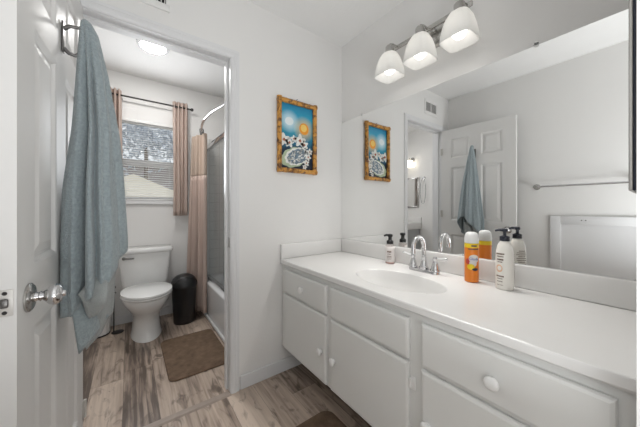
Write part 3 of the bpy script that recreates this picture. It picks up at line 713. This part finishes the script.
def paint_mat():
    m = bpy.data.materials.new('painted_sky'); m.use_nodes = True; n = m.node_tree; p = n.nodes['Principled BSDF']; L = n.links.new
    g = n.nodes.new('ShaderNodeNewGeometry'); sp = n.nodes.new('ShaderNodeSeparateXYZ'); L(g.outputs['Position'], sp.inputs[0])
    mr = n.nodes.new('ShaderNodeMapRange'); mr.inputs['From Min'].default_value = az0; mr.inputs['From Max'].default_value = az1; L(sp.outputs[2], mr.inputs['Value'])
    nz = n.nodes.new('ShaderNodeTexNoise'); nz.inputs['Scale'].default_value = 12; L(g.outputs['Position'], nz.inputs['Vector'])
    ad = n.nodes.new('ShaderNodeMath'); ad.operation = 'MULTIPLY_ADD'; ad.inputs[1].default_value = 0.14; L(nz.outputs['Fac'], ad.inputs[0]); L(mr.outputs[0], ad.inputs[2])
    r = n.nodes.new('ShaderNodeValToRGB'); e = r.color_ramp.elements; L(ad.outputs[0], r.inputs[0])
    e[0].position = 0.12; e[0].color = (0.008, 0.014, 0.03, 1); e[1].position = 1.0; e[1].color = (0.02, 0.24, 0.44, 1)
    for ps, c in ((0.40, (0.01, 0.03, 0.06, 1)), (0.50, (0.02, 0.17, 0.28, 1)), (0.7, (0.03, 0.36, 0.50, 1)), (0.86, (0.03, 0.36, 0.54, 1))):
        x = e.new(ps); x.color = c
    last = r.outputs[0]
    for (gx, gz, rad, col, st) in ((0.912, 1.735, 0.085, (0.70, 0.85, 0.92, 1), 0.9), (1.035, 1.70, 0.095, (0.75, 0.55, 0.28, 1), 0.95)):
        vm = n.nodes.new('ShaderNodeVectorMath'); vm.operation = 'DISTANCE'; vm.inputs[1].default_value = (gx-0.014, D-0.008, gz); L(g.outputs['Position'], vm.inputs[0])
        m2 = n.nodes.new('ShaderNodeMapRange'); m2.inputs['From Min'].default_value = rad; m2.inputs['From Max'].default_value = 0.02; m2.inputs['To Max'].default_value = st; L(vm.outputs['Value'], m2.inputs['Value'])
        mx = n.nodes.new('ShaderNodeMix'); mx.data_type = 'RGBA'; L(m2.outputs[0], mx.inputs['Factor']); L(last, mx.inputs['A']); mx.inputs['B'].default_value = col; last = mx.outputs['Result']
    L(last, p.inputs['Base Color']); p.inputs['Roughness'].default_value = 0.35; return m
pm = [paint_mat(), mat('paint_white', (0.78, 0.78, 0.74), 0.5), mat('paint_orange', (0.85, 0.33, 0.03), 0.5), mat('paint_yellow', (0.9, 0.62, 0.16), 0.5), mat('paint_sage', (0.42, 0.50, 0.34), 0.5), mat('paint_slate', (0.16, 0.22, 0.27), 0.5), mat('paint_rust', (0.36, 0.12, 0.07), 0.5), mat('paint_moon', (0.80, 0.88, 0.90), 0.5)]
b = NB(); box(b, ax0+0.02, ax1-0.02, D-0.008, D-0.0006, az0+0.02, az1-0.02)
def blob(cx_, cz_, rx, rz_, mi, lay, rot=0, wob=0.0, lobes=5, n_=36):
    tb = bmesh.new(); vs = []
    for k in range(n_):
        a = 2*PI*k/n_; q = 1+wob*math.cos(lobes*a); x_, z_ = rx*q*math.cos(a), rz_*q*math.sin(a)
        vs.append((cx_+x_*math.cos(rot)-z_*math.sin(rot), cz_+x_*math.sin(rot)+z_*math.cos(rot)))
    f0 = [tb.verts.new((x_, D-0.0081-0.0004*lay, z_)) for x_, z_ in vs]
    f1 = [tb.verts.new((x_, D-0.0075, z_)) for x_, z_ in vs]
    tb.faces.new(f0)
    for k in range(n_): tb.faces.new((f0[k], f0[(k+1)%n_], f1[(k+1)%n_], f1[k]))
    merge(b, tb, mi)
blob(0.912, 1.735, 0.034, 0.028, 7, 1, 0.2)
blob(1.035, 1.70, 0.040, 0.042, 2, 1); blob(1.032, 1.706, 0.026, 0.027, 3, 2)
blob(0.955, 1.487, 0.112, 0.068, 4, 1, 0.35, 0.05, 9); blob(0.975, 1.495, 0.102, 0.060, 1, 2, 0.35, 0.05, 11); blob(0.985, 1.497, 0.092, 0.050, 5, 3, 0.35, 0.07, 13)
rg = random.Random(4)
for i in range(60):
    u = rg.uniform(-1, 1); v_ = rg.uniform(-1, 1)*math.sqrt(1-u*u); x_ = 0.985+0.09*u*math.cos(0.45)-0.038*v_*math.sin(0.45); z_ = 1.497+0.09*u*math.sin(0.45)+0.038*v_*math.cos(0.45)
    blob(x_, z_, 0.011, 0.0035, 1, 4, 0.9+rg.uniform(-0.5, 0.5), 0, 2, 10)
for fx, fz, rr in ((0.870, 1.600, 0.038), (0.912, 1.585, 0.030), (0.948, 1.615, 0.022), (1.000, 1.610, 0.040), (1.038, 1.585, 0.028), (1.07, 1.50, 0.022), (1.055, 1.455, 0.02), (1.085, 1.54, 0.02), (1.04, 1.425, 0.016)):
    blob(fx, fz, rr, rr, 1, 5, rg.uniform(0, 2), 0.28, 5); blob(fx, fz, rr*0.28, rr*0.28, 6, 6, 0, 0.2, 4, 14)
kid('canvas', b, pm, t, sm=False); painting = t
b = NB(); tube(b, [(0.976, D-0.0005, 1.897), (0.976, D-0.012, 1.901)], 0.0022, 8); kid('nail', b, M['dark_metal'], t)

painting.location.x -= 0.014

# framed mirror on the side wall, seen nearly edge on
t = thing('side_mirror', 'dark framed mirror on the side wall at the right edge of the photo', 'mirror', (1.05, 0.031, 1.165))
b = NB(); yy = 0.0315; x0, x1, z0, z1, fw = 0.80, 1.30, 1.163, 2.05, 0.035
for (a, c, d, e) in ((x0, x0+fw, z0, z1), (x1-fw, x1, z0, z1), (x0+fw, x1-fw, z0, z0+fw), (x0+fw, x1-fw, z1-fw, z1)): box(b, a, c, yy, yy+0.006, d, e, 0.001)
kid('backing_frame', b, mat('navy_lacquer', (0.015, 0.022, 0.04), 0.3), t)
b = NB()
for (a, c, d, e) in ((x0, x0+fw, z0, z1), (x1-fw, x1, z0, z1), (x0+fw, x1-fw, z0, z0+fw), (x0+fw, x1-fw, z1-fw, z1)): box(b, a, c, yy+0.0062, yy+0.0118, d, e, 0.001)
kid('face_frame', b, M['nickel'], t)
b = NB(); box(b, x0+fw, x1-fw, yy, yy+0.006, z0+fw, z1-fw); kid('mirror_glass', b, M['mirror'], t)

# ------------------------------------------------------------------ vanity cabinet
FXc = 0.846                          # face frame
VY0, VY1 = 0.033, D-0.0015
t = thing('vanity_cabinet', 'long white painted vanity cabinet with three doors and three drawers', 'cabinet', (1.1, 0.8, 0))
b = NB(); 
for ya, yb in ((VY0, VY0+0.016), (0.536, 0.552), (1.041, 1.057), (VY1-0.016, VY1)): box(b, FXc+0.016, W-0.002, ya, yb, 0.182, 0.60 if 0.1 < ya < 1.5 else 0.744)
box(b, FXc+0.016, W-0.002, VY0, VY1, 0.182, 0.198); box(b, W-0.008, W-0.002, VY0, VY1, 0.198, 0.744); kid('carcass', b, M['cab'], t, sm=False)
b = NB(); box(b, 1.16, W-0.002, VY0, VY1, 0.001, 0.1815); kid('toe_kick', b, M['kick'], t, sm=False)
b = NB()
ycols = [(1.527, 1.068), (1.030, 0.570), (0.518, 0.060)]
dz, oz = (0.190, 0.553), (0.565, 0.718)
fy = sorted([VY0, 0.078, 0.500, 0.588, 1.012, 1.086, 1.509, VY1])
for i in range(0, 8, 2): box(b, FXc, FXc+0.0155, fy[i], fy[i+1], 0.182, 0.744)
for i in range(1, 7, 2):
    for za, zb in ((0.182, 0.205), (0.540, 0.580), (0.705, 0.744)): box(b, FXc, FXc+0.0155, fy[i], fy[i+1], za, zb)
kid('face_frame', b, M['cab'], t, sm=False)
def front(y0, y1, z0, z1):
    bm = NB(); xf0 = FXc-0.0008; xf1 = FXc-0.017
    def rr(i, x): return [(x, y0+i, z0+i), (x, y1-i, z0+i), (x, y1-i, z1-i), (x, y0+i, z1-i)]
    loft(bm, [rr(0.0, xf0), rr(0.0, xf1+0.009), rr(0.003, xf1+0.003), rr(0.011, xf1), rr(0.014, xf1)]); return bm
def knob(y, z, par):
    bm = NB(); x = FXc-0.0172
    lathe(bm, [(0.012, x), (0.010, x-0.004), (0.010, x-0.008), (0.017, x-0.010), (0.0195, x-0.014), (0.0190, x-0.018), (0.016, x-0.0215), (0.010, x-0.0235), (0.0, x-0.0243)], (0, y, z), 24, 'X'); kid('knob', bm, M['knobw'], par)
for i, (ya, yb) in enumerate(ycols):
    d_ = kid('drawer', front(yb, ya, *oz), M['cab'], t, ang=20)
    if i == 0: knob(1.295, 0.636, d_)
    if i == 2: knob(0.290, 0.635, d_)
for i, (ya, yb) in enumerate(ycols):
    d_ = kid('cabinet_door', front(yb, ya, *dz), M['cab'], t, ang=20)
    knob((1.107, 1.000, 0.490)[i], (0.355, 0.352, 0.372)[i], d_)
    hy = (ya+0.006, yb-0.006, yb-0.006)[i]
    for hz in (0.245, 0.480):
        b = NB(); x = FXc-0.001
        sgn = 1 if i == 0 else -1
        box(b, x-0.006, x-0.0002, hy-0.0045, hy+0.0045, hz-0.014, hz+0.014, 0.001)
        tube(b, [(x-0.008, hy, hz-0.017), (x-0.008, hy, hz+0.017)], 0.004, 8)
        box(b, x-0.0035, x-0.0002, hy+min(0, sgn*0.018), hy+max(0, sgn*0.018), hz-0.025, hz+0.025, 0.001); kid('hinge', b, M['knobw'], d_)

# ------------------------------------------------------------------ countertop with basin
CZ = 0.777; CF = 0.826
SCX, SCY, SA, SB = 1.057, 0.790, 0.142, 0.238
t = thing('countertop', 'glossy white one piece countertop with oval sink on the vanity', 'countertop', (1.11, 0.8, 0.745))
b = NB()
x0, x1, y0, y1 = CF, W-0.001, 0.0325, D-0.001
angs = sorted(set([round(2*PI*k/96, 5) for k in range(96)]+[round(math.atan2(py-SCY, px-SCX) % (2*PI), 5) for px in (x0+0.006, x1) for py in (y0, y1)]))
def rectpt(a, xa):
    c, s = math.cos(a), math.sin(a); ts = []
    if c > 1e-9: ts.append((x1-SCX)/c)
    if c < -1e-9: ts.append((xa-SCX)/c)
    if s > 1e-9: ts.append((y1-SCY)/s)
    if s < -1e-9: ts.append((y0-SCY)/s)
    tt = min(ts); return (SCX+tt*c, SCY+tt*s)
def er(s, z):
    out = []
    for a in angs:
        k = 1/math.sqrt((math.cos(a)/SA)**2+(math.sin(a)/SB)**2); out.append((SCX+(k+s)*math.cos(a), SCY+(k+s)*math.sin(a), z))
    return out
outer = [(*rectpt(a, x0+0.006), CZ) for a in angs]
lower = [(*rectpt(a, x0), CZ-0.006) for a in angs]; mid_ = [(*rectpt(a, x0+0.0018), CZ-0.0018) for a in angs]; low2 = [(*rectpt(a, x0), CZ-0.026) for a in angs]; low3 = [(*rectpt(a, x0+0.006), CZ-0.0318) for a in angs]
loft(b, [low3, low2, lower, mid_, outer, er(0.012, CZ), er(0.004, CZ-0.0012), er(0.0, CZ-0.004)], False, False)
kid('counter_slab', b, M['counter'], t, ang=20)
b = NB()
rings = [er(0.0, CZ-0.004)]
for sc, dz_ in ((0.965, 0.016), (0.90, 0.045), (0.80, 0.080), (0.66, 0.108), (0.48, 0.126), (0.26, 0.136), (0.10, 0.139)):
    rings.append([(SCX+(p[0]-SCX)*sc, SCY+(p[1]-SCY)*sc, CZ-dz_) for p in rings[0]])
loft(b, rings, False, True); kid('sink_basin', b, M['counter'], t, ang=60)
b = NB(); lathe(b, [(0.0, CZ-0.138), (0.022, CZ-0.138), (0.022, CZ-0.136), (0.016, CZ-0.1345), (0.012, CZ-0.1355), (0.0, CZ-0.1355)], (SCX, SCY, 0), 24); kid('drain', b, M['chrome'], t)
b = NB(); box(b, W-0.022, W-0.001, y0, y1, CZ+0.0004, 0.879, 0.005); kid('back_splash', b, M['counter'], t, ang=60)
b = NB(); box(b, CF+0.004, W-0.0225, y1-0.021, y1, CZ+0.0004, 0.879, 0.005); kid('side_splash', b, M['counter'], t, ang=60)

# ------------------------------------------------------------------ wall mirror
t = thing('wall_mirror', 'wide frameless wall mirror above the vanity backsplash', 'mirror', (W, 0.8, 0.88))
b = NB(); box(b, W-0.007, W-0.001, 0.0325, D-0.002, 0.8805, 1.8186); kid('mirror_glass', b, M['mirror'], t, sm=False)
for y in (0.325, 1.345):
    b = NB(); box(b, W-0.0105, W-0.0006, y-0.007, y+0.007, 1.819, 1.829, 0.001); box(b, W-0.0105, W-0.0075, y-0.007, y+0.007, 1.811, 1.829, 0.001); tube(b, [(W-0.012, y, 1.825), (W-0.0105, y, 1.825)], 0.002, 8); kid('mirror_clip', b, M['white_plastic'], t)

# ------------------------------------------------------------------ vanity light
t = thing('vanity_light', 'three shade chrome bar light above the wall mirror', 'wall light', (W, 0.79, 2.05))
LXc = 1.265
b = NB(); box(b, W-0.022, W-0.0008, 0.705, 0.835, 2.03, 2.125, 0.004); kid('back_plate', b, M['nickel'], t)
b = NB(); box(b, W-0.05, W-0.022, 0.755, 0.785, 2.10, 2.12, 0.002); box(b, W-0.058, W-0.044, 0.56, 1.035, 2.118, 2.142, 0.003); kid('bar', b, M['nickel'], t)
for y in (0.995, 0.792, 0.586):
    b = NB(); tube(b, [(W-0.052, y, 2.13), (LXc+0.03, y, 2.128), (LXc+0.008, y, 2.12), (LXc, y, 2.105)], 0.007, 10); arm = kid('arm', b, M['nickel'], t)
    b = NB(); lathe(b, [(0.0, 2.108), (0.020, 2.106), (0.024, 2.100), (0.024, 2.066), (0.020, 2.062), (0.0, 2.062)], (LXc, y, 0), 28); kid('socket_cup', b, M['nickel'], arm)
    b = NB()
    rings = []
    for hw, z, p in ((0.029, 2.0615, 2.2), (0.042, 2.054, 2.3), (0.054, 2.030, 2.7), (0.0625, 1.995, 3.3), (0.068, 1.955, 4), (0.0695, 1.925, 4.4), (0.0665, 1.925, 4.4), (0.065, 1.955, 4), (0.0595, 1.995, 3.3), (0.051, 2.028, 2.7), (0.039, 2.050, 2.3), (0.026, 2.0575, 2.2)):
        rings.append(ell(LXc, y, hw*1.06, hw*1.06, z-(0.004 if z < 1.94 else 0), 64, p))
    loft(b, rings, False, False); sh = kid('lamp_shade', b, M['shade'], t, ang=60)
    dl = bpy.data.lights.new('bulb_light', 'AREA'); dl.shape = 'DISK'; dl.size = 0.06; dl.energy = BULB_W; dl.color = (1.0, 0.98, 0.95); dl.spread = math.radians(100)
    do = bpy.data.objects.new('bulb_light', dl); COL.objects.link(do); do.location = (LXc, y, 1.926)
    b = NB(); lathe(b, [(0.013, 2.058), (0.014, 2.03), (0.020, 2.012), (0.030, 1.99), (0.034, 1.972), (0.031, 1.955), (0.020, 1.942), (0.0, 1.937)], (LXc, y, 0), 28); kid('light_bulb', b, M['bulb'], t)

# ------------------------------------------------------------------ faucet
FXx, FYy = 1.302, 0.792
t = thing('faucet', 'chrome two handle faucet with a high arched spout behind the sink', 'faucet', (FXx, FYy, CZ+0.0005))
b = NB(); loft(b, [rrect(FXx-0.026, FXx+0.026, FYy-0.088, FYy+0.088, 0.0255, CZ+0.0006, 8), rrect(FXx-0.026, FXx+0.026, FYy-0.088, FYy+0.088, 0.0255, CZ+0.010, 8), rrect(FXx-0.021, FXx+0.021, FYy-0.083, FYy+0.083, 0.0205, CZ+0.016, 8)]); kid('base_plate', b, M['chrome'], t)
b = NB(); lathe(b, [(0.024, CZ+0.0165), (0.025, CZ+0.026), (0.019, CZ+0.034), (0.0165, CZ+0.05), (0.0125, CZ+0.075), (0.014, CZ+0.08), (0.0105, CZ+0.085)], (FXx, FYy, 0), 24)
pts = [(FXx, FYy, CZ+0.08), (FXx, FYy, CZ+0.125)]
for k in range(1, 15):
    a = PI*k/14*1.06; pts.append((FXx-0.05+0.05*math.cos(a), FYy, CZ+0.135+0.058*math.sin(a)))
pts.append((pts[-1][0]-0.001, FYy, pts[-1][2]-0.014))
tube(b, pts, [0.0115]*(len(pts)-1)+[0.0135], 14); kid('spout', b, M['chrome'], t)
for sg in (1, -1):
    y = FYy+sg*0.066
    b = NB(); lathe(b, [(0.025, CZ+0.0165), (0.025, CZ+0.023), (0.021, CZ+0.028), (0.0195, CZ+0.036), (0.0125, CZ+0.062), (0.009, CZ+0.066), (0.012, CZ+0.071), (0.013, CZ+0.082), (0.008, CZ+0.089), (0.0, CZ+0.090)], (FXx, y, 0), 24); hd = kid('handle', b, M['chrome'], t)
    b = NB(); tube(b, [(FXx, y+sg*0.010, CZ+0.079), (FXx-0.002, y+sg*0.022, CZ+0.082), (FXx-0.003, y+sg*0.06, CZ+0.088)], [0.005, 0.0065, 0.0075], 12); kid('lever', b, M['porcelain'], hd, 'white porcelain lever')
    b = NB(); tube(b, [(FXx-0.003, y+sg*0.0603, CZ+0.088), (FXx-0.0033, y+sg*0.066, CZ+0.089)], [0.0078, 0.006], 12); kid('lever_tip', b, M['chrome'], hd)

# ------------------------------------------------------------------ bottles
def wrap_text(txt, size, cx_, cy_, r, ang0, z, off=0.0006, depth=0.0003):
    """lettering laid round an upright bottle; ang0 = facing direction"""
    cu = bpy.data.curves.new('lettering', 'FONT'); cu.body = txt; cu.size = size; cu.align_x = 'CENTER'; cu.extrude = depth; cu.resolution_u = 3
    o = bpy.data.objects.new('lettering', cu); COL.objects.link(o)
    me = bpy.data.meshes.new_from_object(o.evaluated_get(bpy.context.evaluated_depsgraph_get())) if False else o.to_mesh()
    bm = bmesh.new(); bm.from_mesh(me); o.to_mesh_clear(); bpy.data.objects.remove(o)
    for v in bm.verts:
        a = ang0+v.co.x/r; rr = r+off+v.co.z
        v.co = Vector((cx_+rr*math.cos(a), cy_+rr*math.sin(a), z+v.co.y))
    return bm
def patch(bm, cx_, cy_, rfun, a0, w_, z0_, z1_, shape='rect', off=0.0007, n_=18, m_=10):
    """printed patch on a bottle; a0 facing angle, w_ half width in metres"""
    V = []
    for j in range(m_+1):
        v_ = j/m_; z = z0_+(z1_-z0_)*v_; r = rfun(z)+off; row = []
        k = 1.0 if shape == 'rect' else math.sqrt(max(1e-4, 1-(2*v_-1)**2))
        for i in range(n_+1):
            u = (2*i/n_-1)*w_*k; a = a0+u/r; row.append(bm.verts.new((cx_+r*math.cos(a), cy_+r*math.sin(a), z)))
        V.append(row)
    for j in range(m_):
        for i in range(n_): bm.faces.new((V[j][i], V[j][i+1], V[j+1][i+1], V[j+1][i]))
    return bm
BZ = CZ+0.0006
# air freshener can
ax, ay, ar = 1.312, 0.551, 0.0298
fa = math.atan2(-ay, -ax)+0.12
t = thing('spray_can', 'orange air freshener can with white cap on the countertop', 'spray can', (ax, ay, BZ))
b = NB(); lathe(b, [(0.026, BZ), (ar, BZ+0.003), (ar, BZ+0.160), (ar-0.001, BZ+0.163)], (ax, ay, 0), 40); body = kid('can_body', b, M['orange'], t)
b = NB(); lathe(b, [(ar+0.0001, BZ+0.163), (ar+0.0001, BZ+0.181), (ar-0.001, BZ+0.183)], (ax, ay, 0), 40); kid('yellow_band', b, M['yellow'], t, 'yellow band')
b = NB(); lathe(b, [(ar-0.002, BZ+0.1832), (ar+0.0005, BZ+0.185), (ar+0.0005, BZ+0.205), (0.0275, BZ+0.221), (0.023, BZ+0.231), (0.016, BZ+0.235), (0.0, BZ+0.236)], (ax, ay, 0), 40); kid('cap', b, M['white_plastic'], t, 'white cap')
rf = lambda z: ar
b = NB(); patch(b, ax, ay, rf, fa+0.22, 0.022, BZ+0.092, BZ+0.132, 'ell'); patch(b, ax, ay, rf, fa+0.10, 0.016, BZ+0.075, BZ+0.105, 'ell', 0.0006); o = kid('logo_patch', b, M['label'], body, 'white logo patch'); solid(o, 0.0003)
b = wrap_text('Glade', 0.017, ax, ay, ar, fa+0.22, BZ+0.106, 0.0012); kid('lettering', b, M['bluetxt'], body, sm=False)
b = NB(); patch(b, ax, ay, rf, fa-0.2, 0.016, BZ+0.060, BZ+0.088, 'ell', 0.0009); o = kid('yellow_fruit_print', b, M['yellow'], body); solid(o, 0.0003)
b = NB(); patch(b, ax, ay, rf, fa-0.62, 0.012, BZ+0.084, BZ+0.112, 'ell', 0.0005); o = kid('red_fruit_print', b, M['red'], body); solid(o, 0.0003)
b = NB(); patch(b, ax, ay, rf, fa+0.38, 0.013, BZ+0.056, BZ+0.070, 'ell', 0.0013); o = kid('dark_badge', b, M['navyink'], body); solid(o, 0.0003)
b = NB(); patch(b, ax, ay, rf, fa+0.2, 0.024, BZ+0.154, BZ+0.160, 'rect', 0.0005); patch(b, ax, ay, rf, fa+0.25, 0.012, BZ+0.168, BZ+0.176, 'rect', 0.0005); o = kid('dark_print', b, M['browntxt'], body); solid(o, 0.0003)

# lotion pump bottle
lx, ly = 1.308, 0.415
t = thing('lotion_bottle', 'large cream pump bottle with dark pump on the countertop', 'bottle', (lx, ly, BZ))
prof = [(0.030, 0.0), (0.033, 0.004), (0.0338, 0.02), (0.034, 0.09), (0.0335, 0.13), (0.032, 0.16), (0.0275, 0.183), (0.022, 0.197), (0.017, 0.204), (0.016, 0.207)]
b = NB(); lathe(b, [(r, BZ+h) for r, h in prof], (lx, ly, 0), 44); body = kid('bottle_body', b, M['cream'], t)
def lr(z):
    h = z-BZ
    for (r0, h0), (r1, h1) in zip(prof[:-1], prof[1:]):
        if h0 <= h <= h1: return r0+(r1-r0)*(h-h0)/(h1-h0)
    return 0.039
b = NB(); lathe(b, [(0.018, BZ+0.2075), (0.0185, BZ+0.210), (0.0185, BZ+0.226), (0.012, BZ+0.229), (0.006, BZ+0.231), (0.006, BZ+0.246), (0.011, BZ+0.248), (0.012, BZ+0.256), (0.009, BZ+0.260), (0.0, BZ+0.260)], (lx, ly, 0), 28); tube(b, [(lx, ly, BZ+0.254), (lx-0.004, ly+0.022, BZ+0.254), (lx-0.006, ly+0.034, BZ+0.250)], [0.0075, 0.0065, 0.0045], 10); kid('pump', b, M['navy'], t, 'dark pump')
fa2 = math.atan2(-ly, -lx)-0.55
for a_, rows_ in ((fa2, ((0.150, 0.020, 0.006), (0.140, 0.014, 0.004), (0.126, 0.012, 0.006), (0.117, 0.010, 0.003), (0.055, 0.016, 0.006), (0.046, 0.011, 0.003), (0.034, 0.012, 0.003), (0.02, 0.014, 0.002))), (fa2+PI*0.80, tuple((0.150-i*0.0085, 0.022 if i % 3 else 0.016, 0.003) for i in range(13)))):
    b = NB(); rg = random.Random(9)
    for h_, w_, th_ in rows_:
        pos = -w_
        while pos < w_:
            l = rg.uniform(0.002, 0.005); patch(b, lx, ly, lr, a_+(pos+l/2)/0.038, l/2, BZ+h_, BZ+h_+th_, 'rect', 0.0005, 3, 2); pos += l+0.0012
    o = kid('printed_lines', b, M['browntxt'], body, 'brown printed lines'); solid(o, 0.0002)
b = NB(); patch(b, lx, ly, lr, fa2-0.05, 0.013, BZ+0.074, BZ+0.108, 'ell', 0.0005); o = kid('peach_print', b, M['peach'], body, 'peach coloured emblem'); solid(o, 0.0003)
b = NB(); patch(b, lx, ly, lr, fa2-0.02, 0.0085, BZ+0.082, BZ+0.102, 'ell', 0.0010); o = kid('emblem_centre', b, M['cream'], body); solid(o, 0.0003)

# foaming soap
sx_, sy_ = 1.322, 1.036
t = thing('soap_bottle', 'small clear soap bottle with black pump and pink soap by the backsplash', 'bottle', (sx_, sy_, BZ))
b = NB(); lathe(b, [(0.025, BZ), (0.028, BZ+0.003), (0.028, BZ+0.108), (0.025, BZ+0.118), (0.020, BZ+0.123)], (sx_, sy_, 0), 36); body = kid('bottle_body', b, M['liquid'], t)
b = NB(); lathe(b, [(0.0245, BZ+0.002), (0.0268, BZ+0.005), (0.0268, BZ+0.038), (0.0, BZ+0.038)], (sx_, sy_, 0), 36); kid('liquid_soap', b, M['pink'], t, 'pink liquid soap')
fa3 = math.atan2(-sy_, -sx_)
b = NB(); patch(b, sx_, sy_, lambda z: 0.028, fa3, 0.042, BZ+0.012, BZ+0.108, 'rect', 0.0004, 30, 4); lb = kid('label', b, M['label'], body, 'pale label'); solid(lb, 0.0003)
b = NB()
rg = random.Random(3)
for h_, w_, th_ in ((0.072, 0.012, 0.010), (0.060, 0.008, 0.004), (0.046, 0.013, 0.004), (0.038, 0.012, 0.003), (0.030, 0.009, 0.002)):
    pos = -w_
    while pos < w_:
        l = rg.uniform(0.003, 0.006); patch(b, sx_, sy_, lambda z: 0.028, fa3-0.25+(pos+l/2)/0.028, l/2, BZ+h_, BZ+h_+th_, 'rect', 0.0009, 3, 2); pos += l+0.001
o = kid('printed_lines', b, M['browntxt'], lb, 'dark printed lines'); solid(o, 0.0002)
b = NB(); lathe(b, [(0.0205, BZ+0.1235), (0.021, BZ+0.126), (0.021, BZ+0.142), (0.015, BZ+0.146), (0.011, BZ+0.150), (0.011, BZ+0.166), (0.016, BZ+0.170), (0.017, BZ+0.181), (0.012, BZ+0.185), (0.0, BZ+0.186)], (sx_, sy_, 0), 28); tube(b, [(sx_, sy_, BZ+0.177), (sx_-0.012, sy_+0.02, BZ+0.178), (sx_-0.020, sy_+0.032, BZ+0.172)], [0.0085, 0.007, 0.005], 10); kid('pump', b, M['black'], t, 'black pump')
